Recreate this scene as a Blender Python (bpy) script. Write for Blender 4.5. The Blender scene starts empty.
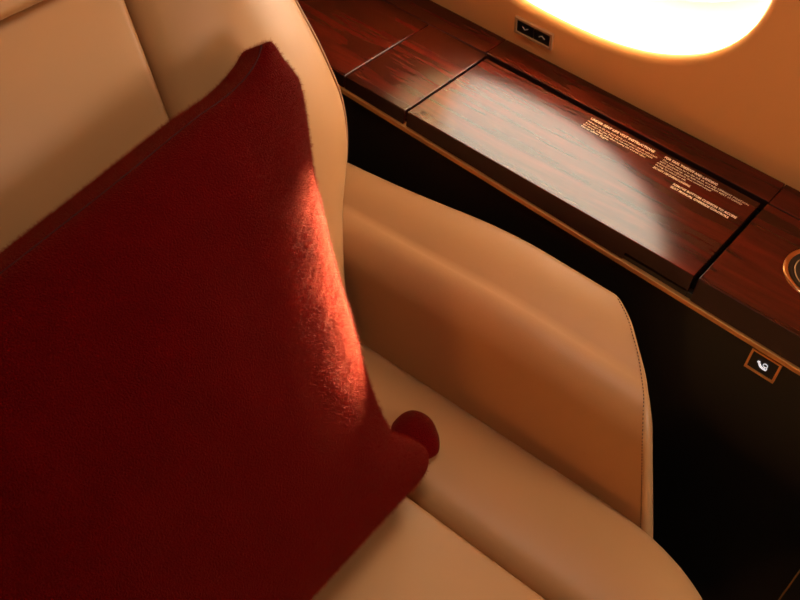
import bpy, bmesh, math, random
from mathutils import Vector, Matrix, noise
random.seed(4)
S = bpy.context.scene
COL = S.collection

# ------------------------------------------------------------------ camera
cam_d = bpy.data.cameras.new('camera'); cam = bpy.data.objects.new('camera', cam_d); COL.objects.link(cam)
Rx, Ry, Rz = (0.77413581, 0.50920933, -0.37605797), (0.62503493, -0.52081202, 0.58145178), (0.10022516, -0.68517202, -0.72145286)
rot = Matrix(((Rx[0], -Rx[1], -Rx[2]), (Ry[0], -Ry[1], -Ry[2]), (Rz[0], -Rz[1], -Rz[2])))
cam.matrix_world = Matrix.Translation((0, 0, 1.72)) @ rot.to_4x4()
cam_d.sensor_width = 36; cam_d.lens = 36 * 1093 / 800; cam_d.clip_start = 0.02
cam_d.dof.use_dof = True; cam_d.dof.focus_distance = 1.32; cam_d.dof.aperture_fstop = 11
S.camera = cam

# ------------------------------------------------------------------ world, sun, lights
w = bpy.data.worlds.new('sky'); S.world = w; w.use_nodes = True
bg = w.node_tree.nodes['Background']; bg.inputs[0].default_value = (1.0, 0.86, 0.66, 1); bg.inputs[1].default_value = 13.0

def look_along(o, d):
    o.rotation_euler = Vector(d).to_track_quat('-Z', 'Y').to_euler()
sd = bpy.data.lights.new('sun', 'SUN'); sun = bpy.data.objects.new('sun', sd); COL.objects.link(sun)
sd.energy = 360; sd.angle = math.radians(2.0); sd.color = (1, 0.66, 0.32)
SUN_DIR = (0.395, -1.0, -0.20)
look_along(sun, SUN_DIR); sun.location = (-0.4, 3, 2)

def area(name, loc, d, sx, sy, power, col):
    l = bpy.data.lights.new(name, 'AREA'); o = bpy.data.objects.new(name, l); COL.objects.link(o)
    l.shape = 'RECTANGLE'; l.size = sx; l.size_y = sy; l.energy = power; l.color = col
    o.location = loc; look_along(o, d); return o
area('cabin_ceiling_light', (-0.45, 0.75, 1.90), (0.05, -0.05, -1), 0.5, 0.2, 5.0, (1, 0.86, 0.70))
area('aisle_ceiling_light', (-0.2, -0.45, 1.90), (0, 0.45, -1), 1.6, 0.25, 0.5, (1, 0.76, 0.52))

area('unseen_window_standin', (0.60, 1.22, 1.10), (-0.95, -0.75, -0.55), 0.55, 0.42, 7.5, (1, 0.89, 0.74))  # area lamp standing in for an unseen forward window; no opening built

S.view_settings.view_transform = 'Standard'; S.view_settings.look = 'None'
S.view_settings.exposure = 0.0; S.view_settings.gamma = 1.0; S.view_settings.use_curve_mapping = False
S.cycles.use_denoising = True
S.cycles.max_bounces = 10
S.cycles.sample_clamp_indirect = 8

# ------------------------------------------------------------------ helpers
def new_mat(name, col=(0.5, 0.5, 0.5), rough=0.5, metal=0.0, **kw):
    m = bpy.data.materials.new(name); m.use_nodes = True
    b = m.node_tree.nodes['Principled BSDF']
    b.inputs['Base Color'].default_value = (*col, 1); b.inputs['Roughness'].default_value = rough; b.inputs['Metallic'].default_value = metal
    for k, v in kw.items(): b.inputs[k.replace('_', ' ')].default_value = v
    return m
def nd(m, t, **kw):
    n = m.node_tree.nodes.new(t)
    for k, v in kw.items(): setattr(n, k, v)
    return n
def lk(m, a, b): m.node_tree.links.new(a, b)
def bsdf(m): return m.node_tree.nodes['Principled BSDF']

def put(name, me, mat, parent=None, smooth=True):
    o = bpy.data.objects.new(name, me); COL.objects.link(o)
    if mat: me.materials.append(mat)
    if smooth:
        for p in me.polygons: p.use_smooth = True
    if parent: o.parent = parent
    return o
def from_bm(name, bm, mat, parent=None, smooth=True):
    bmesh.ops.recalc_face_normals(bm, faces=bm.faces)
    me = bpy.data.meshes.new(name); bm.to_mesh(me); bm.free()
    return put(name, me, mat, parent, smooth)
def empty(name, loc, label, cat, group=None):
    o = bpy.data.objects.new(name, None); COL.objects.link(o); o.location = loc
    o['label'] = label; o['category'] = cat
    if group: o['group'] = group
    bpy.context.view_layer.update(); return o
def keep(o, parent):                       # parent without moving (world coordinates stay)
    o.parent = parent
    p, off = parent, Vector()
    while p: off += p.location; p = p.parent
    for v in o.data.vertices: v.co -= off
    return o

def rbox_bm(c, h, r, n=(8, 8, 8), warp=None, bm=None):
    """rounded box; r = radius or (rx, ry, rz); warp(Vector local -1..1, Vector world) -> Vector"""
    bm = bm or bmesh.new()
    rr = (r, r, r) if not isinstance(r, tuple) else r
    verts = {}
    def coords(k):                          # denser at the rounded ends
        m, q = n[k], 6
        hh, rad = h[k], min(rr[k], h[k] * 0.999)
        out = [-hh + rad * (1 - math.cos(math.pi / 2 * i / q)) for i in range(q)]
        mid = hh - rad
        out += [-mid + 2 * mid * i / m for i in range(m + 1)]
        out += [-x for x in reversed(out[:q])]
        return out
    cs = [coords(k) for k in range(3)]
    L = [len(x) for x in cs]
    def V(i, j, k):
        key = (i, j, k)
        if key in verts: return verts[key]
        p = Vector((cs[0][i], cs[1][j], cs[2][k]))
        q = Vector([max(-(h[a] - rr[a]), min(h[a] - rr[a], p[a])) for a in range(3)])
        d = Vector([(p[a] - q[a]) / rr[a] for a in range(3)])
        if d.length > 1e-9:
            d.normalize(); p = q + Vector([d[a] * rr[a] for a in range(3)])
        u = Vector([p[a] / h[a] for a in range(3)])
        P = Vector(c) + p
        if warp: P = warp(u, P)
        verts[key] = bm.verts.new(P); return verts[key]
    for ax in range(3):
        a, b = [(1, 2), (2, 0), (0, 1)][ax]
        for side in (0, L[ax] - 1):
            for i in range(L[a] - 1):
                for j in range(L[b] - 1):
                    quad = []
                    for (di, dj) in ((0, 0), (1, 0), (1, 1), (0, 1)):
                        idx = [0, 0, 0]; idx[ax] = side; idx[a] = i + di; idx[b] = j + dj
                        quad.append(V(*idx))
                    if len(set(quad)) == 4:
                        try: bm.faces.new(quad)
                        except ValueError: pass
    bmesh.ops.remove_doubles(bm, verts=bm.verts, dist=1e-6)
    return bm
def box_bm(x0, x1, y0, y1, z0, z1, bev=0.0, bm=None, seg=2):
    own = bm is None; bm2 = bmesh.new()
    bmesh.ops.create_cube(bm2, size=1)
    for v in bm2.verts:
        v.co = Vector(((x0 + x1) / 2 + v.co.x * (x1 - x0), (y0 + y1) / 2 + v.co.y * (y1 - y0), (z0 + z1) / 2 + v.co.z * (z1 - z0)))
    if bev: bmesh.ops.bevel(bm2, geom=list(bm2.edges), offset=bev, segments=seg, profile=0.5, affect='EDGES')
    if own: return bm2
    me = bpy.data.meshes.new('t'); bm2.to_mesh(me); bm2.free(); bm.from_mesh(me); bpy.data.meshes.remove(me); return bm
def tube_bm(pts, r, n=8, bm=None, closed=False):
    bm = bm or bmesh.new(); pts = [Vector(p) for p in pts]; rings = []
    N = len(pts); up = Vector((0.3, 0.2, 1)).normalized()
    for i, p in enumerate(pts):
        t = (pts[(i + 1) % N] - pts[i - 1]) if closed else (pts[min(i + 1, N - 1)] - pts[max(i - 1, 0)])
        t.normalize(); a = t.cross(up)
        if a.length < 1e-4: a = t.cross(Vector((1, 0, 0)))
        a.normalize(); b = t.cross(a)
        rings.append([bm.verts.new(p + a * r * math.cos(2 * math.pi * k / n) + b * r * math.sin(2 * math.pi * k / n)) for k in range(n)])
    for i in range(N if closed else N - 1):
        A, B = rings[i], rings[(i + 1) % N]
        for k in range(n): bm.faces.new((A[k], A[(k + 1) % n], B[(k + 1) % n], B[k]))
    if not closed: bm.faces.new(rings[0][::-1]); bm.faces.new(rings[-1])
    return bm
def interp(tab, x):
    if x <= tab[0][0]: return tab[0][1]
    for (a, fa), (b, fb) in zip(tab, tab[1:]):
        if x <= b: return fa + (fb - fa) * (x - a) / (b - a)
    return tab[-1][1]
def smooth_interp(tab, x):                 # catmull-rom style interpolation
    n = len(tab)
    if x <= tab[0][0]: return tab[0][1]
    if x >= tab[-1][0]: return tab[-1][1]
    for i in range(n - 1):
        if x <= tab[i + 1][0]:
            x0, y0 = tab[i]; x1, y1 = tab[i + 1]
            ym, xm = (tab[i - 1][1], tab[i - 1][0]) if i else (y0, x0 - (x1 - x0))
            yp, xp = (tab[i + 2][1], tab[i + 2][0]) if i + 2 < n else (y1, x1 + (x1 - x0))
            m0 = (y1 - ym) / (x1 - xm); m1 = (yp - y0) / (xp - x0); d = x1 - x0; t = (x - x0) / d
            return (2*t**3 - 3*t*t + 1) * y0 + (t**3 - 2*t*t + t) * d * m0 + (-2*t**3 + 3*t*t) * y1 + (t**3 - t*t) * d * m1
def sstep(a, b, x):
    t = max(0.0, min(1.0, (x - a) / (b - a))); return t * t * (3 - 2 * t)

# ------------------------------------------------------------------ materials
def leather(name, col, rough=0.42):
    m = new_mat(name, col, rough); b = bsdf(m); b.inputs['Specular IOR Level'].default_value = 0.33
    tc = nd(m, 'ShaderNodeTexCoord')
    v = nd(m, 'ShaderNodeTexVoronoi'); v.inputs['Scale'].default_value = 900
    n2 = nd(m, 'ShaderNodeTexNoise'); n2.inputs['Scale'].default_value = 14; n2.inputs['Detail'].default_value = 4
    n3 = nd(m, 'ShaderNodeTexNoise'); n3.inputs['Scale'].default_value = 5; n3.inputs['Detail'].default_value = 2
    for n in (v, n2, n3): lk(m, tc.outputs['Object'], n.inputs['Vector'])
    bp = nd(m, 'ShaderNodeBump'); bp.inputs['Strength'].default_value = 0.10; bp.inputs['Distance'].default_value = 0.0006
    bp2 = nd(m, 'ShaderNodeBump'); bp2.inputs['Strength'].default_value = 0.25; bp2.inputs['Distance'].default_value = 0.003
    lk(m, v.outputs['Distance'], bp.inputs['Height']); lk(m, n2.outputs['Fac'], bp2.inputs['Height'])
    lk(m, bp2.outputs['Normal'], bp.inputs['Normal']); lk(m, bp.outputs['Normal'], b.inputs['Normal'])
    mx = nd(m, 'ShaderNodeMixRGB'); mx.inputs[1].default_value = (*[c * 0.93 for c in col], 1); mx.inputs[2].default_value = (*[min(1, c * 1.06) for c in col], 1)
    lk(m, n3.outputs['Fac'], mx.inputs[0]); lk(m, mx.outputs[0], b.inputs['Base Color'])
    return m
M_leather = leather('tan_leather', (0.46, 0.225, 0.088), 0.44)
M_piping = leather('dark_tan_piping', (0.30, 0.14, 0.06), 0.5)
M_thread = new_mat('brown_thread', (0.10, 0.045, 0.02), 0.8)
M_dark = new_mat('dark_crevice', (0.02, 0.012, 0.008), 0.9)

def velvet():
    m = new_mat('red_velvet', (0.23, 0.004, 0.006), 0.85); b = bsdf(m)
    b.inputs['Specular IOR Level'].default_value = 0.03
    b.inputs['Sheen Weight'].default_value = 0.12; b.inputs['Sheen Roughness'].default_value = 0.28; b.inputs['Sheen Tint'].default_value = (1, 0.48, 0.18, 1)
    tc = nd(m, 'ShaderNodeTexCoord')
    n1 = nd(m, 'ShaderNodeTexNoise'); n1.inputs['Scale'].default_value = 520; n1.inputs['Detail'].default_value = 5
    n2 = nd(m, 'ShaderNodeTexNoise'); n2.inputs['Scale'].default_value = 22; n2.inputs['Detail'].default_value = 6
    for n in (n1, n2): lk(m, tc.outputs['Object'], n.inputs['Vector'])
    bp = nd(m, 'ShaderNodeBump'); bp.inputs['Strength'].default_value = 1.0; bp.inputs['Distance'].default_value = 0.004
    lk(m, n1.outputs['Fac'], bp.inputs['Height']); lk(m, bp.outputs['Normal'], b.inputs['Normal'])
    mx = nd(m, 'ShaderNodeMixRGB'); mx.inputs[1].default_value = (0.088, 0.0002, 0.001, 1); mx.inputs[2].default_value = (0.140, 0.0006, 0.0015, 1)
    lk(m, n2.outputs['Fac'], mx.inputs[0]); lk(m, mx.outputs[0], b.inputs['Base Color'])
    return m
M_velvet = velvet()

def wood(name, seed):
    m = new_mat(name, (0.1, 0.02, 0.01), 0.2); b = bsdf(m)
    b.inputs['Specular IOR Level'].default_value = 0.36; b.inputs['Coat Weight'].default_value = 0.0
    tc = nd(m, 'ShaderNodeTexCoord'); mp = nd(m, 'ShaderNodeMapping')
    mp.inputs['Scale'].default_value = (1.1, 11, 11); mp.inputs['Location'].default_value = (seed, seed * 2, 0)
    lk(m, tc.outputs['Object'], mp.inputs['Vector'])
    n1 = nd(m, 'ShaderNodeTexNoise'); n1.inputs['Scale'].default_value = 2.2; n1.inputs['Detail'].default_value = 6; n1.inputs['Roughness'].default_value = 0.6; n1.inputs['Distortion'].default_value = 0.6
    n2 = nd(m, 'ShaderNodeTexNoise'); n2.inputs['Scale'].default_value = 12; n2.inputs['Detail'].default_value = 4
    lk(m, mp.outputs[0], n1.inputs['Vector']); lk(m, mp.outputs[0], n2.inputs['Vector'])
    ma = nd(m, 'ShaderNodeMath', operation='MULTIPLY_ADD'); ma.inputs[1].default_value = 0.15; lk(m, n2.outputs['Fac'], ma.inputs[0]); lk(m, n1.outputs['Fac'], ma.inputs[2])
    cr = nd(m, 'ShaderNodeValToRGB'); e = cr.color_ramp.elements
    e[0].position = 0.38; e[0].color = (0.020, 0.0028, 0.0013, 1); e[1].position = 0.78; e[1].color = (0.100, 0.0085, 0.0034, 1)
    x = cr.color_ramp.elements.new(0.56); x.color = (0.050, 0.0055, 0.0022, 1)
    lk(m, ma.outputs[0], cr.inputs[0]); lk(m, cr.outputs[0], b.inputs['Base Color'])
    return m
M_wood = wood('mahogany_gloss', 0.0); M_wood2 = wood('mahogany_gloss_front', 3.7)
M_brass = new_mat('brushed_brass', (0.70, 0.33, 0.10), 0.5, 0.7)
M_brass_pol = new_mat('polished_brass', (0.80, 0.42, 0.20), 0.22, 1.0)
M_blackp = new_mat('black_panel', (0.007, 0.0045, 0.003), 0.5)
M_black = new_mat('black_plastic', (0.006, 0.006, 0.006), 0.35)
M_gap = new_mat('black_gap', (0.003, 0.002, 0.002), 0.9)
M_edge_shade = new_mat('shaded_edge_wood', (0.022, 0.006, 0.004), 0.35)  # same mahogany, with the shade on the front faces put into its colour
M_print = new_mat('cream_print', (0.95, 0.72, 0.52), 0.6)
M_white = new_mat('white_print', (0.75, 0.75, 0.75), 0.5)
M_bronze = new_mat('bronze_bezel', (0.46, 0.26, 0.12), 0.5, 0.2)
def wallmat(name, col, rough):
    m = new_mat(name, col, rough); b = bsdf(m); tc = nd(m, 'ShaderNodeTexCoord')
    n = nd(m, 'ShaderNodeTexNoise'); n.inputs['Scale'].default_value = 700; n.inputs['Detail'].default_value = 3; lk(m, tc.outputs['Object'], n.inputs['Vector'])
    bp = nd(m, 'ShaderNodeBump'); bp.inputs['Strength'].default_value = 0.12; bp.inputs['Distance'].default_value = 0.0006
    lk(m, n.outputs['Fac'], bp.inputs['Height']); lk(m, bp.outputs['Normal'], b.inputs['Normal']); return m
M_wall = wallmat('wall_leather', (0.88, 0.40, 0.12), 0.6)
M_cream = wallmat('cream_lining', (0.27, 0.17, 0.10), 0.7)
M_liner = new_mat('window_liner', (0.92, 0.88, 0.80), 0.5)
M_carpet = wallmat('dark_carpet', (0.03, 0.02, 0.015), 0.95)
def glassmat():
    m = bpy.data.materials.new('window_glass'); m.use_nodes = True; nt = m.node_tree; nt.nodes.clear()
    o = nt.nodes.new('ShaderNodeOutputMaterial'); t = nt.nodes.new('ShaderNodeBsdfTransparent'); g = nt.nodes.new('ShaderNodeBsdfGlossy'); mx = nt.nodes.new('ShaderNodeMixShader'); f = nt.nodes.new('ShaderNodeFresnel')
    t.inputs[0].default_value = (0.94, 0.95, 0.95, 1); g.inputs['Roughness'].default_value = 0.02; f.inputs[0].default_value = 1.45
    nt.links.new(f.outputs[0], mx.inputs[0]); nt.links.new(t.outputs[0], mx.inputs[1]); nt.links.new(g.outputs[0], mx.inputs[2]); nt.links.new(mx.outputs[0], o.inputs[0]); return m
M_glass = glassmat()

# ------------------------------------------------------------------ cabin shell
def struct(name, bm, mat, smooth=False):
    o = from_bm(name, bm, mat, None, smooth); o['kind'] = 'structure'; return o
LEAN = 0.20
def wy(z): return 1.40 - LEAN * (z - 0.72)
WN = Vector((0, -1, -LEAN)).normalized()          # wall normal pointing into the cabin
CX, CZ, WA, WB, PW = -0.675, 1.035, 0.312, 0.235, 2.35
def oval(k, K, a, b):
    t = 2 * math.pi * k / K; c, s = math.cos(t), math.sin(t)
    return (a * math.copysign(abs(c) ** (2 / PW), c), b * math.copysign(abs(s) ** (2 / PW), s))
K = 144
X0, X1, Z0, Z1 = -2.0, 1.6, 0.70, 1.72
bm = bmesh.new(); rings = []
R_LIP = 0.012
for j in range(9):                                # rolled lip, then flat wall
    a = math.pi / 2 * j / 8
    off, dep = R_LIP * (1 - math.cos(a)), R_LIP * (1 - math.sin(a))
    ring = []
    for k in range(K):
        x, z = oval(k, K, WA + off, WB + off); zz = CZ + z
        ring.append(bm.verts.new(Vector((CX + x, wy(zz), zz)) - WN * dep))
    rings.append(ring)
corners = [math.atan2(Z1 - CZ, X1 - CX), math.atan2(Z1 - CZ, X0 - CX), math.atan2(Z0 - CZ, X0 - CX), math.atan2(Z0 - CZ, X1 - CX)]
outer = []
for k in range(K):
    x, z = oval(k, K, 1, 1); t = math.atan2(z * 0.85, x)
    d = Vector((math.cos(t), math.sin(t)))
    s = min((X1 - CX) / d.x if d.x > 1e-6 else 1e9, (X0 - CX) / d.x if d.x < -1e-6 else 1e9, (Z1 - CZ) / d.y if d.y > 1e-6 else 1e9, (Z0 - CZ) / d.y if d.y < -1e-6 else 1e9)
    outer.append((CX + d.x * s, CZ + d.y * s))
for cx_, cz_ in ((X1, Z1), (X0, Z1), (X0, Z0), (X1, Z0)):   # snap the nearest boundary vertex to each corner
    k = min(range(K), key=lambda i: (outer[i][0] - cx_) ** 2 + (outer[i][1] - cz_) ** 2); outer[k] = (cx_, cz_)
for f in (0.12, 0.4, 1.0):
    ring = []
    for k in range(K):
        x, z = oval(k, K, WA + R_LIP, WB + R_LIP)
        px = (CX + x) * (1 - f) + outer[k][0] * f; pz = (CZ + z) * (1 - f) + outer[k][1] * f
        ring.append(bm.verts.new((px, wy(pz), pz)))
    rings.append(ring)
for A, B in zip(rings, rings[1:]):
    for k in range(K): bm.faces.new((A[k], A[(k + 1) % K], B[(k + 1) % K], B[k]))
struct('wall_window_side', bm, M_wall, True)

# window 1: liner, gasket, pane
bm = bmesh.new(); rings = []
prof = [(0.0, 0.0105), (0.0, 0.020), (-0.002, 0.030), (-0.008, 0.070), (-0.016, 0.105), (-0.022, 0.135), (-0.030, 0.152), (-0.032, 0.156)]
for off, dep in prof:
    ring = []
    for k in range(K):
        x, z = oval(k, K, WA + off, WB + off * 0.92); zz = CZ + z
        ring.append(bm.verts.new(Vector((CX + x, wy(zz), zz)) + Vector((0, dep, 0))))
    rings.append(ring)
for A, B in zip(rings, rings[1:]):
    for k in range(K): bm.faces.new((A[k], A[(k + 1) % K], B[(k + 1) % K], B[k]))
win = struct('window_1', bm, M_liner, True)
gpts = []
for k in range(K):
    x, z = oval(k, K, WA - 0.052, WB - 0.050); zz = CZ + z
    gpts.append(Vector((CX + x, wy(zz), zz)) + Vector((0, 0.161, 0)))
from_bm('window_gasket', tube_bm(gpts, 0.003, 8, closed=True), new_mat('grey_gasket', (0.25, 0.22, 0.18), 0.6), win)
bm = bmesh.new(); vs = []
for k in range(K):
    x, z = oval(k, K, WA - 0.052, WB - 0.050); zz = CZ + z
    vs.append(bm.verts.new(Vector((CX + x, wy(zz), zz)) + Vector((0, 0.166, 0))))
f = bm.faces.new(vs); r = bmesh.ops.extrude_face_region(bm, geom=[f])
bmesh.ops.translate(bm, verts=[v for v in r['geom'] if isinstance(v, bmesh.types.BMVert)], vec=(0, 0.004, 0))
from_bm('window_pane', bm, M_glass, win, False)
# cream inner ring that holds the pane
bm = bmesh.new(); rings = []
for off, dep in ((-0.028, 0.157), (-0.042, 0.158), (-0.051, 0.162), (-0.053, 0.172), (-0.028, 0.172)):
    ring = []
    for k in range(K):
        x, z = oval(k, K, WA + off, WB + off * 0.95); zz = CZ + z
        ring.append(bm.verts.new(Vector((CX + x, wy(zz), zz)) + Vector((0, dep, 0))))
    rings.append(ring)
for A, B in zip(rings, rings[1:] + rings[:1]):
    for k in range(K): bm.faces.new((A[k], A[(k + 1) % K], B[(k + 1) % K], B[k]))
from_bm('pane_ring', bm, new_mat('cream_pane_ring', (0.85, 0.70, 0.50), 0.4, Transmission_Weight=0.5), win)
# unseen roller shade, added over the upper half to cut the sun
M_sun_cut = new_mat('sun_cut_fabric', (0.75, 0.62, 0.45), 0.8)
bm = bmesh.new()
SH = 0.06
pts = []
for k in range(K):
    x, z = oval(k, K, WA - 0.010, WB - 0.009)
    if z >= SH: pts.append((x, z))
pts2 = [(p[0], p[1]) for p in pts]
vs = []
for x, z in pts2:
    zz = CZ + z; vs.append(bm.verts.new(Vector((CX + x, wy(zz), zz)) + Vector((0, 0.105, 0))))
f = bm.faces.new(vs); r = bmesh.ops.extrude_face_region(bm, geom=[f])
bmesh.ops.translate(bm, verts=[v for v in r['geom'] if isinstance(v, bmesh.types.BMVert)], vec=(0, 0.003, 0))
from_bm('sun_cut_shade', bm, M_sun_cut, win, False)

bm = box_bm(X0, X1, 1.40, 1.50, 0.0, 0.703); struct('wall_window_side_lower', bm, M_cream)
bm = box_bm(X0, X1, -1.1, 1.5, -0.05, 0.0); struct('floor', bm, M_carpet)
bm = bmesh.new()                                   # arched ceiling
arc = [(wy(1.72), 1.72), (1.13, 1.80), (0.98, 1.90), (0.70, 1.98), (0.30, 2.02), (-0.10, 2.02), (-0.5, 1.98), (-0.78, 1.90), (-0.93, 1.80), (-1.0, 1.72)]
ra = [[bm.verts.new((x, y, z)) for y, z in arc] for x in (X0, X1)]
rb = [[bm.verts.new((x, y + 0.02 * (1 if y > 0 else -1), z + 0.03)) for y, z in arc] for x in (X0, X1)]
for R_ in (ra, rb):
    for i in range(len(arc) - 1): bm.faces.new((R_[0][i], R_[0][i + 1], R_[1][i + 1], R_[1][i]))
struct('ceiling', bm, M_cream)
struct('wall_aisle_side', box_bm(X0, X1, -1.08, -1.0, 0, 1.75), M_cream)
struct('wall_front', box_bm(X1, X1 + 0.05, -1.1, 1.5, 0, 2.05), M_cream)
struct('wall_rear', box_bm(X0 - 0.05, X0, -1.1, 1.5, 0, 2.05), M_cream)

# ------------------------------------------------------------------ side ledge cabinet
led = empty('side_ledge', (-0.4, 1.25, 0), 'glossy dark mahogany side ledge over a black cabinet front along the cabin wall', 'ledge')
YF = 1.12
def gz(x): return 0.690 - 0.032 * (x + 0.80)      # height of the brass strip along the front
def L(name, bm, mat, smooth=False): 
    return keep(from_bm(name, bm, mat, None, smooth), led)
L('cabinet_carcass', box_bm(-1.9, 1.5, YF + 0.016, 1.398, 0.0, 0.692), M_gap)
XS = 0.055
L('front_panel', box_bm(-1.9, XS - 0.0012, YF + 0.004, YF + 0.014, 0.03, 0.686, 0.0008), M_blackp)
L('front_panel', box_bm(XS + 0.0012, 1.5, YF + 0.004, YF + 0.014, 0.03, 0.686, 0.0008), M_blackp)
L('seam_strip', box_bm(XS - 0.001, XS + 0.001, YF + 0.002, YF + 0.010, 0.03, 0.640), M_brass)
def sloped(x0, x1, y0, y1, lo, hi, bev=0.0, bm=None):
    b = box_bm(x0, x1, y0, y1, 0, 1, 0)
    for v in b.verts: v.co.z = lo(v.co.x) if v.co.z < 0.5 else hi(v.co.x)
    if bev: bmesh.ops.bevel(b, geom=list(b.edges), offset=bev, segments=2, profile=0.5, affect='EDGES')
    return b
L('brass_strip', sloped(-1.9, 1.5, YF - 0.003, YF + 0.012, lambda x: gz(x) - 0.0045, lambda x: gz(x) + 0.0035, 0.0008), M_brass)
def shade_front(o):
    o.data.materials.append(M_edge_shade)
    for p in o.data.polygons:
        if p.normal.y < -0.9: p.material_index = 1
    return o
def slab(name, x0, x1, y0, y1, mat, front=True, bev=0.0014):
    zf = lambda x: gz(x) + 0.0045 if front else 0.700
    return shade_front(L(name, sloped(x0, x1, y0, y1, zf, lambda x: 0.72, bev), mat))
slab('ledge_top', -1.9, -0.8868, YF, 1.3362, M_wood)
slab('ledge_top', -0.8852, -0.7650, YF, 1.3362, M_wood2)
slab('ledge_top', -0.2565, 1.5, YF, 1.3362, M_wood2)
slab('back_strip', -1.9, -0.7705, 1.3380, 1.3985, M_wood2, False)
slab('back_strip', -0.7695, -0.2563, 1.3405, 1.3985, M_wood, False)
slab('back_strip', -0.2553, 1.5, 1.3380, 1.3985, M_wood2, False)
# lid with its finger notch on the front edge
bm = bmesh.new()
lo = lambda x: gz(x) + 0.0055
xs = [-0.7625, -0.366, -0.362, -0.2640]
b = sloped(-0.7610, -0.3640, YF, 1.3310, lo, lambda x: 0.7205, 0.0012)
me = bpy.data.meshes.new('t'); b.to_mesh(me); b.free(); bm.from_mesh(me)
lid = None
def lid_bm():
    # profile in (y,z) swept along x; the notch raises the front lower edge
    bm = bmesh.new(); X = [-0.7595, -0.3660, -0.3645, -0.2655, -0.2640]; rows = []
    for i, x in enumerate(X):
        notch = 1 if i in (2, 3) else 0
        zb = lo(x) + (0.013 if notch else 0)
        zi = lo(x)
        prof = [(YF + 0.014, zi), (YF + 0.014, zb), (YF, zb), (YF, 0.7195), (YF + 0.0004, 0.7202), (YF + 0.0012, 0.7205), (1.3270, 0.7205), (1.3280, 0.7195), (1.3280, zi)]
        rows.append([bm.verts.new((x, y, z)) for y, z in prof])
    n = len(rows[0])
    for A, B in zip(rows, rows[1:]):
        for k in range(n): bm.faces.new((A[k], A[(k + 1) % n], B[(k + 1) % n], B[k]))
    bm.faces.new(rows[0]); bm.faces.new(rows[-1][::-1]); return bm
bm.free()
lid = shade_front(L('lid', lid_bm(), M_wood))
# printed instructions on the lid
def text_mesh(lines):
    """lines: (string, x_left, y_base, cap height, total width, heavier)"""
    bm = bmesh.new()
    for s, x, y, h, wd, heavy in lines:
        c = bpy.data.curves.new('t', 'FONT'); c.body = s; c.size = 1; c.resolution_u = 2; c.offset = 0.022 if heavy else 0.0
        o = bpy.data.objects.new('t', c); me = bpy.data.meshes.new_from_object(o)
        xs_ = [v.co.x for v in me.vertices]; ys_ = [v.co.y for v in me.vertices]
        kx = wd / (max(xs_) - min(xs_)); ky = h / 0.73; mx_ = min(xs_)
        for v in me.vertices: v.co = Vector((x + (v.co.x - mx_) * kx, y + v.co.y * ky, 0))
        bm.from_mesh(me); bpy.data.meshes.remove(me); bpy.data.objects.remove(o)
    return bm
def placard(lines):
    bm = text_mesh(lines)
    for v in bm.verts: v.co += Vector((0, 0, 0.7208)) - led.location
    me = bpy.data.meshes.new('instruction_lettering'); bm.to_mesh(me); bm.free()
    return put('instruction_lettering', me, M_print, lid, False)
placard([
    ('UNDER SEAT LIFE VEST INSTRUCTIONS', -0.551, 1.3140, 0.0055, 0.114, True),
    ('Pull strap on the seat base firmly and remove the life vest pouch', -0.551, 1.3055, 0.0038, 0.124, False),
    ('from under the seat. Place the vest over your head and fasten', -0.551, 1.2995, 0.0038, 0.119, False),
    ('the straps. Inflate only when leaving the aircraft cabin.', -0.552, 1.2935, 0.0038, 0.112, False),
    ('Stow after flight.', -0.552, 1.2875, 0.0038, 0.050, False)])
placard([
    ('FOR TAXI, TAKEOFF AND LANDING', -0.419, 1.3150, 0.0055, 0.089, True),
    ('This seat must be in the full aft and fully UPRIGHT POSITION', -0.419, 1.3080, 0.0038, 0.144, False),
    ('with headrest up, seat belt worn and ARM REST STOWED', -0.420, 1.3020, 0.0038, 0.137, False),
    ('inboard and outboard. Seat swivel locked', -0.421, 1.2960, 0.0038, 0.090, False),
    ('facing forward or aft.', -0.421, 1.2900, 0.0038, 0.052, False),
    ('DO NOT USE DURING LANDING', -0.420, 1.2815, 0.0048, 0.062, True),
    ('REMOVE BOTTOM CUSHION TO ACCESS', -0.379, 1.2685, 0.0050, 0.104, True),
    ('SEAT MANUAL OVERRIDE CONTROLS', -0.379, 1.2605, 0.0050, 0.095, True)])
# cup holder let into the front ledge top
def lathe_bm(prof, n=64, c=(0, 0, 0), bm=None):
    bm = bm or bmesh.new(); rings = [[bm.verts.new((c[0] + r * math.cos(2 * math.pi * k / n), c[1] + r * math.sin(2 * math.pi * k / n), c[2] + z)) for k in range(n)] for r, z in prof]
    for A, B in zip(rings, rings[1:]):
        for k in range(n): bm.faces.new((A[k], A[(k + 1) % n], B[(k + 1) % n], B[k]))
    return bm
CC = (-0.1300, 1.2490, 0.72)
bm = lathe_bm([(0.0480, 0.0004), (0.0495, 0.0024), (0.0520, 0.0030), (0.0548, 0.0026), (0.0560, 0.0002)], c=CC)
cup = L('cup_holder', bm, M_brass_pol, True)
bm = lathe_bm([(0.0482, 0.0014), (0.0440, 0.0018), (0.0436, 0.0008), (0.0405, 0.0008), (0.0400, 0.0012), (0.0385, 0.0012), (0.0380, 0.0005), (0.0002, 0.0005)], c=CC)
o = from_bm('cup_well', bm, new_mat('cup_well_black', (0.02, 0.011, 0.006), 0.35), None, True)
for v in o.data.vertices: v.co -= led.location
o.parent = cup
bm = lathe_bm([(0.0405, 0.0010), (0.0400, 0.0017), (0.0390, 0.0017), (0.0385, 0.0010)], c=CC)
o = from_bm('inner_ring', bm, M_bronze, None, True)
for v in o.data.vertices: v.co -= led.location
o.parent = cup
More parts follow.
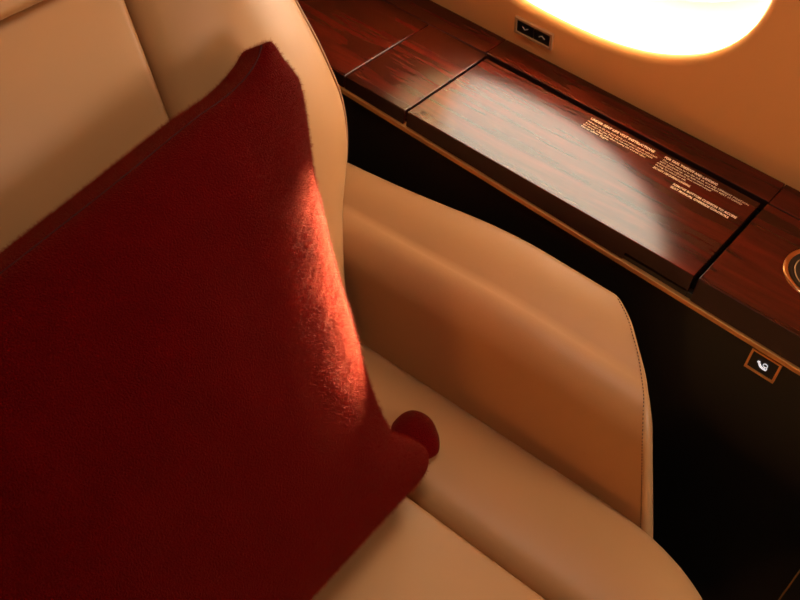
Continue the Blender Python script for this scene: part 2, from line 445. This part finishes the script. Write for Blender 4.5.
# call button on the cabinet front
bx0, bx1, bz0, bz1 = -0.1530, -0.1085, 0.6240, 0.6615
BS = -0.030                                        # follows the strip's slope
def bshift(b):
    for v in b.verts: v.co.z += BS * (v.co.x - bx0)
    return b
bm = bmesh.new(); t = 0.0032
for r_ in ((bx0, bx1, bz1 - t, bz1), (bx0, bx1, bz0, bz0 + t), (bx0, bx0 + t, bz0 + t, bz1 - t), (bx1 - t, bx1, bz0 + t, bz1 - t)):
    box_bm(r_[0], r_[1], YF - 0.001, YF + 0.006, r_[2], r_[3], 0.0, bm)
frame = L('call_button', bshift(bm), M_brass)
def sub(name, bm, mat, parent, smooth=False):
    o = from_bm(name, bm, mat, None, smooth)
    off = Vector(); p = parent
    while p: off += p.location; p = p.parent
    for v in o.data.vertices: v.co -= off
    o.parent = parent; return o
sub('button_face', bshift(box_bm(bx0 + t, bx1 - t, YF + 0.0012, YF + 0.006, bz0 + t, bz1 - t)), M_black, frame)
# white seat-control icon: a small reclined figure with a ring above
def front_curve(pts, r, bm):
    return tube_bm([(x, YF - 0.0002, z) for x, z in pts], r, 6, bm)
bcx, bcz = (bx0 + bx1) / 2, (bz0 + bz1) / 2 - 0.0007
bm = bmesh.new()
def ic(pts): return [(bcx + x * 0.001, bcz + z * 0.001) for x, z in pts]
front_curve(ic([(-8.0, 3.6), (-6.6, 1.2), (-5.0, -1.6), (-2.4, -4.0), (1.5, -5.0), (6.2, -4.8)]), 0.0009, bm)
front_curve(ic([(-6.2, 4.4), (-4.6, 0.8), (-2.0, -1.8), (1.5, -3.0), (5.0, -3.1)]), 0.0008, bm)
front_curve(ic([(-8.8, 1.6), (-5.0, 1.2)]), 0.0006, bm)
tube_bm([(bcx + 0.0030 + 0.0032 * math.cos(a), YF - 0.0002, bcz + 0.0026 + 0.0030 * math.sin(a)) for a in [i * math.pi / 8 for i in range(16)]], 0.0006, 6, bm, closed=True)
front_curve(ic([(5.4, 1.0), (6.6, -1.6), (6.2, -4.8)]), 0.0007, bm)
sub('button_icon', bshift(bm), new_mat('backlit_icon', (0.8, 0.8, 0.8), 0.5, Emission_Color=(0.9, 0.93, 1, 1), Emission_Strength=0.55), frame)

# switch plate on the wall
sw = empty('wall_switch', (-0.718, wy(0.762), 0.762), 'small bronze framed two-button shade switch on the orange wall left of the window', 'switch')
def on_wall(bm, tilt=-0.0):
    for v in bm.verts:
        x, d, u = v.co                              # x along wall, d = out of wall, u = up the wall
        v.co = Vector((x, 0, 0)) + WN * d + Vector((0, -LEAN, 1)).normalized() * u + Vector((0, 0, 0))
    return bm
hw, hh = 0.0365, 0.0160
bm = bmesh.new(); t = 0.0040
for r_ in ((-hw, hw, hh - t, hh), (-hw, hw, -hh, -hh + t), (-hw, -hw + t, -hh + t, hh - t), (hw - t, hw, -hh + t, hh - t)):
    box_bm(r_[0], r_[1], -0.001, 0.005, r_[2], r_[3], 0.0, bm)
from_bm('switch_frame', on_wall(bm), M_bronze, sw, False)
from_bm('switch_button', on_wall(box_bm(-hw + t, -0.0006, -0.001, 0.003, -hh + t, hh - t, 0.0006)), M_black, sw, False)
from_bm('switch_button', on_wall(box_bm(0.0006, hw - t, -0.001, 0.003, -hh + t, hh - t, 0.0006)), M_black, sw, False)
for cx_, s in ((-0.0165, -1), (0.0165, 1)):
    bm = bmesh.new()
    pts = [(cx_ - 0.0055, -0.002 * s), (cx_, 0.0025 * s), (cx_ + 0.0055, -0.002 * s)]
    tube_bm([(x, 0.0032, u) for x, u in pts], 0.0007, 6, bm)
    from_bm('arrow_mark', on_wall(bm), new_mat('arrow_print', (0.6, 0.5, 0.4), 0.5), sw, False)

# ------------------------------------------------------------------ the seat
seat = empty('airplane_seat', (-0.40, 0.45, 0), 'tan leather reclining aircraft seat with padded side bolster beside the mahogany ledge', 'seat')
def P(name, bm, mat=M_leather, smooth=True, parent=None): return sub(name, bm, mat, parent or seat, smooth)

# seat cushions (x forward, y towards the window, z up)
def wcen(u, p):
    if u.z > 0: p.z += 0.014 * (1 - u.y ** 2) * (1 - 0.3 * u.x ** 2)
    return p
P('seat_cushion', rbox_bm((-0.275, 0.455, 0.405), (0.395, 0.276, 0.073), (0.03, 0.016, 0.020), (20, 16, 4), wcen))
def wbol(sgn, yc, hy):
    def f(u, p):
        if u.z > 0:
            p.z += 0.016 * math.cos(u.y * math.pi / 2) - 0.006 * (u.y * sgn > 0) * (u.y) ** 2
        if u.z > 0: p.z -= 0.036 * max(0.0, -0.2 - p.x) * (u.y * sgn + 1) / 2
        # rounded front corner on the outer side
        xr = -0.185
        if p.x > xr:
            t = (p.x - xr) / 0.26; lim = math.sqrt(max(0.0, 1 - t * t * 0.96))
            wo = (u.y * sgn + 1) / 2                # 0 at the inner side, 1 at the outer
            p.y = yc - sgn * hy + sgn * wo * 2 * hy * lim
            p.z -= 0.05 * max(0, t) ** 3 * (1 if u.z > 0 else 0)
        return p
    return f
bol = rbox_bm((-0.315, 0.825, 0.403), (0.405, 0.092, 0.075), (0.03, 0.035, 0.022), (60, 14, 4), wbol(1, 0.825, 0.092))
P('seat_bolster', bol)
P('seat_bolster', rbox_bm((-0.315, 0.085, 0.403), (0.415, 0.092, 0.075), (0.03, 0.035, 0.022), (60, 14, 4), wbol(-1, 0.085, 0.092)))
P('seat_frame', rbox_bm((-0.33, 0.455, 0.255), (0.37, 0.43, 0.085), 0.04, (6, 6, 4)), M_dark)
P('seat_base', rbox_bm((-0.33, 0.455, 0.09), (0.27, 0.25, 0.09), 0.03, (6, 6, 4)), M_dark)

# backrest: local frame (a = up along the back, y, n = outwards to the sitter)
BK = 0.48; bl = math.sqrt(1 + BK * BK)
UPV = Vector((-BK, 0, 1)) / bl; NV = Vector((1, 0, BK)) / bl
B0 = Vector((-0.82 + BK * 0.85 - 0.0, 0, 0))       # plane point at z = 0
def bk(a, y, n): return B0 + UPV * a + Vector((0, y, 0)) + NV * n
def z2a(z): return z * bl
def back_box(c, h, r, n, warp=None):               # c, h, r, n given in (a, y, n)
    def f(u, p):
        if warp: p = warp(u, p)
        return bk(p.x, p.y, p.z)
    return rbox_bm(c, h, r, n, f)
a0, a1 = z2a(0.44), z2a(1.054)
def wback(u, p):
    if u.z > 0: p.z += 0.020 * (1 - u.y ** 2) * (1 - u.x ** 4)
    p.y += 0.0 
    return p
P('backrest_cushion', back_box(((a0 + a1) / 2, 0.455, -0.035), ((a1 - a0) / 2, 0.259, 0.050), (0.018, 0.018, 0.018), (24, 16, 4), wback))
# wings: outer edge follows the curved outline
edge = [(z2a(0.40), 0.860), (z2a(0.50), 0.880), (z2a(0.58), 0.905), (z2a(0.624), 0.924), (z2a(0.667), 0.945), (z2a(0.711), 0.976), (z2a(0.747), 0.992), (z2a(0.786), 0.999), (z2a(0.822), 0.995), (z2a(0.873), 0.984), (z2a(0.93), 0.967), (z2a(1.05), 0.93), (z2a(1.2), 0.88), (z2a(1.3), 0.82)]
YI = 0.717
def wwing(sgn):
    def f(u, p):
        yo = smooth_interp(edge, p.x) + 0.015; k = (u.y * sgn + 1) / 2
        y = YI + (yo - YI) * k
        p.y = y if sgn > 0 else 0.91 - y
        if u.z > 0: p.z += 0.030 * math.sin(math.pi * min(1, k * 0.95)) - 0.030 * k ** 3
        return p
    return f
a2 = z2a(1.28)
for sgn in (1, -1):
    P('backrest_wing', back_box(((a0 + a2) / 2, 0.455 + sgn * 0.35, -0.035), ((a2 - a0) / 2, 0.10, 0.050), (0.02, 0.020, 0.022), (50, 16, 4), wwing(sgn)))
# headrest above the centre panel
def whead(u, p):
    if u.z > 0: p.z += 0.018 * (1 - u.y ** 2)
    return p
P('headrest', back_box(((a1 + a2) / 2 - 0.002, 0.455, -0.030), ((a2 - a1) / 2 + 0.003, 0.259, 0.056), (0.013, 0.02, 0.020), (14, 16, 4), whead))
# backrest shell and piping round the outer edge of the wing
def wshell(u, p):
    yo = smooth_interp(edge, p.x) + 0.011
    p.y = 0.455 + u.y * (yo - 0.455); return p
P('backrest_shell', back_box(((a0 + a2) / 2, 0.455, -0.105), ((a2 - a0) / 2 - 0.01, 0.5, 0.040), (0.03, 0.02, 0.02), (50, 6, 4), wshell), M_piping)
for sgn in (1, -1):
    pts = []
    for i in range(70):
        a = a0 + 0.02 + (a2 - a0 - 0.04) * i / 69; y = smooth_interp(edge, a) + 0.0125
        pts.append(bk(a, y if sgn > 0 else 0.91 - y, -0.0165))
    P('piping', tube_bm(pts, 0.0022, 8), M_piping)

# side bolster (armrest): prism with oblique rounded front
prof_f = [(0.40, -0.122), (0.465, -0.139), (0.53, -0.158), (0.58, -0.176), (0.61, -0.190), (0.63, -0.207), (0.645, -0.226), (0.655, -0.246), (0.662, -0.266), (0.668, -0.300)]
AX0, AY0, AY1, AZ0, AZ1 = -0.86, 0.915, 1.068, 0.36, 0.668
def arm_top(x): return smooth_interp([(-0.86, 0.640), (-0.75, 0.646), (-0.6, 0.655), (-0.45, 0.667), (-0.35, 0.672), (-0.28, 0.672), (-0.2, 0.672)], x)
def arm_out(x): return smooth_interp([(-0.86, 1.045), (-0.70, 1.052), (-0.5, 1.066), (-0.35, 1.071), (-0.1, 1.071)], x)
NS, NXX = 56, 90
def arm_section(zt, yo):
    """closed YZ loop from inner bottom, over the top, to outer bottom"""
    pts = []
    ri, ro = 0.055, 0.016
    pts += [(AY0 - 0.010 + 0.014 * i / 8, AZ0 + (zt - 0.020 - ri - AZ0) * i / 8) for i in range(8)]
    for i in range(13):                              # broad inner shoulder
        a = math.pi / 2 * i / 12
        pts.append((AY0 + 0.004 + ri * (1 - math.cos(a)), zt - 0.020 - ri + ri * math.sin(a)))
    y_s, z_s = pts[-1]
    for i in range(1, 12):
        f = i / 12; pts.append((y_s + (yo - ro - y_s) * f, z_s + 0.020 * math.sin(f * math.pi / 2) ))
    for i in range(9):
        a = math.pi / 2 * i / 8
        pts.append((yo - ro + ro * math.sin(a), zt - ro + ro * math.cos(a)))
    pts += [(yo, zt - ro - (zt - ro - AZ0) * i / 8) for i in range(1, 9)]
    return pts
SWEEP = [(0.905, 0.0), (0.919, 0.0), (0.935, -0.0072), (0.953, -0.0168), (0.974, -0.0319), (0.994, -0.048), (1.0145, -0.068), (1.035, -0.0885), (1.055, -0.115), (1.075, -0.145)]
def frontx(y, z, zt):
    # the front leans back with height and sweeps back towards the wall side
    return -0.1238 - 0.317 * (z - 0.40) + smooth_interp(SWEEP, y)
bm = bmesh.new(); rows = []
for i in range(NXX + 1):
    f = i / NXX; xc = AX0 + (-0.16 - AX0) * f
    zt, yo = arm_top(xc), arm_out(xc)
    row = []
    for y, z in arm_section(zt, yo):
        xf = frontx(y, z, zt)
        x = AX0 + (xf - AX0) * f
        row.append(bm.verts.new((x, y, z)))
    rows.append(row)
n = len(rows[0])
for A, B in zip(rows, rows[1:]):
    for k in range(n - 1): bm.faces.new((A[k], A[k + 1], B[k + 1], B[k]))
# front cap: pulled slightly forward then filled towards the middle
last = rows[-1]; prev = last
zt = arm_top(-0.17)
for j in range(1, 9):
    a = j / 8; ring = []
    for v in last:
        y = v.co.y + (0.990 - v.co.y) * a; z = v.co.z + (0.50 - v.co.z) * a
        ring.append(bm.verts.new((frontx(y, z, zt) + 0.008 * math.sin(min(1, a * 4) * math.pi / 2), y, z)))
    for k in range(n - 1): bm.faces.new((prev[k], prev[k + 1], ring[k + 1], ring[k]))
    prev = ring
arm = P('armrest', bm)
# stitched seam near the front edge and lower creases
st = bmesh.new(); sec = arm_section(arm_top(-0.17), arm_out(-0.17))
zt = arm_top(-0.17)
path = []
for y, z in sec[1:34]:
    path.append(Vector((frontx(y, z, zt) - 0.0050, y - 0.0004 if z < zt - 0.03 else y, z + (0.0005 if z > zt - 0.05 else 0))))
dense = []
for p, q in zip(path, path[1:]):
    m_ = max(1, int((q - p).length / 0.0012))
    dense += [p.lerp(q, i / m_) for i in range(m_)]
acc = 0; seg = []; last_p = dense[0]
for p in dense:
    acc += (p - last_p).length; last_p = p
    if acc % 0.0052 < 0.0036: seg.append(p)
    else:
        if len(seg) > 1: tube_bm([seg[0], seg[-1]], 0.0007, 5, st)
        seg = []
sub('stitching', st, M_thread, arm)

# ------------------------------------------------------------------ red velvet throw pillow
A_ = Vector((-0.814, 0.843, 0.978)); B_ = Vector((-0.414, 0.768, 0.500)); C_ = Vector((-0.385, 0.120, 0.500)); D_ = Vector((-0.747, 0.170, 0.900))
cen = (A_ + B_ + C_ + D_) / 4
pil = empty('throw_pillow', (cen.x, cen.y, 0.47), 'dark red velvet square throw pillow leaning against the tan seat back', 'pillow')
PN = (B_ - A_).cross(D_ - A_).normalized()
if PN.x < 0: PN = -PN
RIGHT_EDGE = [(-1, 0.0), (-0.95, 0.004), (-0.88, 0.008), (-0.78, 0.030), (-0.65, 0.064), (-0.4, 0.076), (-0.2, 0.068), (0.1, 0.055), (0.4, 0.030), (0.7, -0.009), (0.85, 0.000), (1, 0)]
TOP_EDGE = [(-1, 0), (-0.6, 0.02), (0.0, 0.030), (0.5, 0.035), (0.72, 0.040), (0.88, 0.030), (1, 0)]
def pillow_pt(u, v, side):
    """u: -1 left .. 1 right (A,B side), v: -1 bottom .. 1 top"""
    p = (A_ * (1 + u) * (1 + v) + B_ * (1 + u) * (1 - v) + C_ * (1 - u) * (1 - v) + D_ * (1 - u) * (1 + v)) / 4
    cu, cv = 1 - u * u, 1 - v * v
    ex = (A_ - D_).normalized(); ey = (A_ - B_).normalized()
    # edges pulled in between the corners
    pull = smooth_interp(RIGHT_EDGE, v) if u > 0 else 0.025 * cv ** 0.8
    p -= ex * (pull * abs(u) ** 3 * math.copysign(1, u))
    pull = smooth_interp(TOP_EDGE, u) if v > 0 else 0.020 * cu ** 0.8
    p -= ey * (pull * abs(v) ** 3 * math.copysign(1, v))
    t = (max(cu, 0) * max(cv, 0)) ** 0.5
    T = 0.098 if side > 0 else 0.062
    th = T * t ** 0.60
    nz = noise.noise(Vector((u * 2.1, v * 2.1, side * 3.0))) * 0.006 * t
    nz += noise.noise(Vector((u * 5, v * 5, 9 + side))) * 0.0022 * t
    return p + PN * side * (th + nz + 0.004)
def par(i, N):                                     # denser near the rim
    t = -1 + 2 * i / N; return math.sin(t * math.pi / 2) * 0.6 + t * 0.4
NP = 110
bm = bmesh.new(); G = {}
for side in (1, -1):
    for i in range(NP + 1):
        for j in range(NP + 1):
            u, v = par(i, NP), par(j, NP)
            # round the corners of the outline
            m = max(abs(u), abs(v)); 
            rr_ = (abs(u) ** 12 + abs(v) ** 12) ** (1 / 12)
            s = m / rr_ if rr_ > 0 else 1
            G[side, i, j] = bm.verts.new(pillow_pt(u * s, v * s, side))
for side in (1, -1):
    for i in range(NP):
        for j in range(NP): bm.faces.new((G[side, i, j], G[side, i + 1, j], G[side, i + 1, j + 1], G[side, i, j + 1]))
rim = [(i, 0) for i in range(NP)] + [(NP, j) for j in range(NP)] + [(i, NP) for i in range(NP, 0, -1)] + [(0, j) for j in range(NP, 0, -1)]
for (a, b), (c_, d_) in zip(rim, rim[1:] + rim[:1]):
    bm.faces.new((G[1, a, b], G[1, c_, d_], G[-1, c_, d_], G[-1, a, b]))
body = sub('pillow_cover', bm, M_velvet, pil, True)

# the tucked corner that peeks out at the lower right
def wear(u, p):
    return p
bm = bmesh.new(); bmesh.ops.create_uvsphere(bm, u_segments=32, v_segments=20, radius=1)
EC = Vector((-0.456, 0.797, 0.501))
for v in bm.verts:
    c = v.co.copy(); k = 1 + 0.10 * noise.noise(c * 1.4 + Vector((3, 1, 2)))
    v.co = EC + Vector((c.x * 0.037 * k - 0.006 * c.y, c.y * 0.034 * k * (1 - 0.12 * c.x), c.z * 0.019))
sub('pillow_corner', bm, M_velvet, pil, True)

# short velvet pile standing on the cover
M_pile = new_mat('red_pile', (0.18, 0.006, 0.0015), 0.6)
bsdf(M_pile).inputs['Specular IOR Level'].default_value = 0.05
body.data.materials.append(M_pile)
body.modifiers.new('pile', 'PARTICLE_SYSTEM')
ps = body.particle_systems[0].settings
ps.type = 'HAIR'; ps.count = 320000; ps.hair_length = 0.0015; ps.hair_step = 2; ps.render_step = 2; ps.display_step = 2
ps.use_advanced_hair = True; ps.brownian_factor = 0.0; ps.factor_random = 0.0008; ps.normal_factor = 0.0009; ps.tangent_factor = 0.0004
ps.root_radius = 0.20; ps.tip_radius = 0.06; ps.radius_scale = 0.001; ps.material = 2
ps.length_random = 0.5

# stitched seam that runs just inside the upper edge
pts = [pillow_pt(-0.6 + 1.52 * i / 90, 0.972, 1) - PN * 0.0002 for i in range(91)]
sub('edge_seam', tube_bm(pts, 0.0011, 6), new_mat('dark_red_seam', (0.035, 0.0, 0.001), 0.9), body)
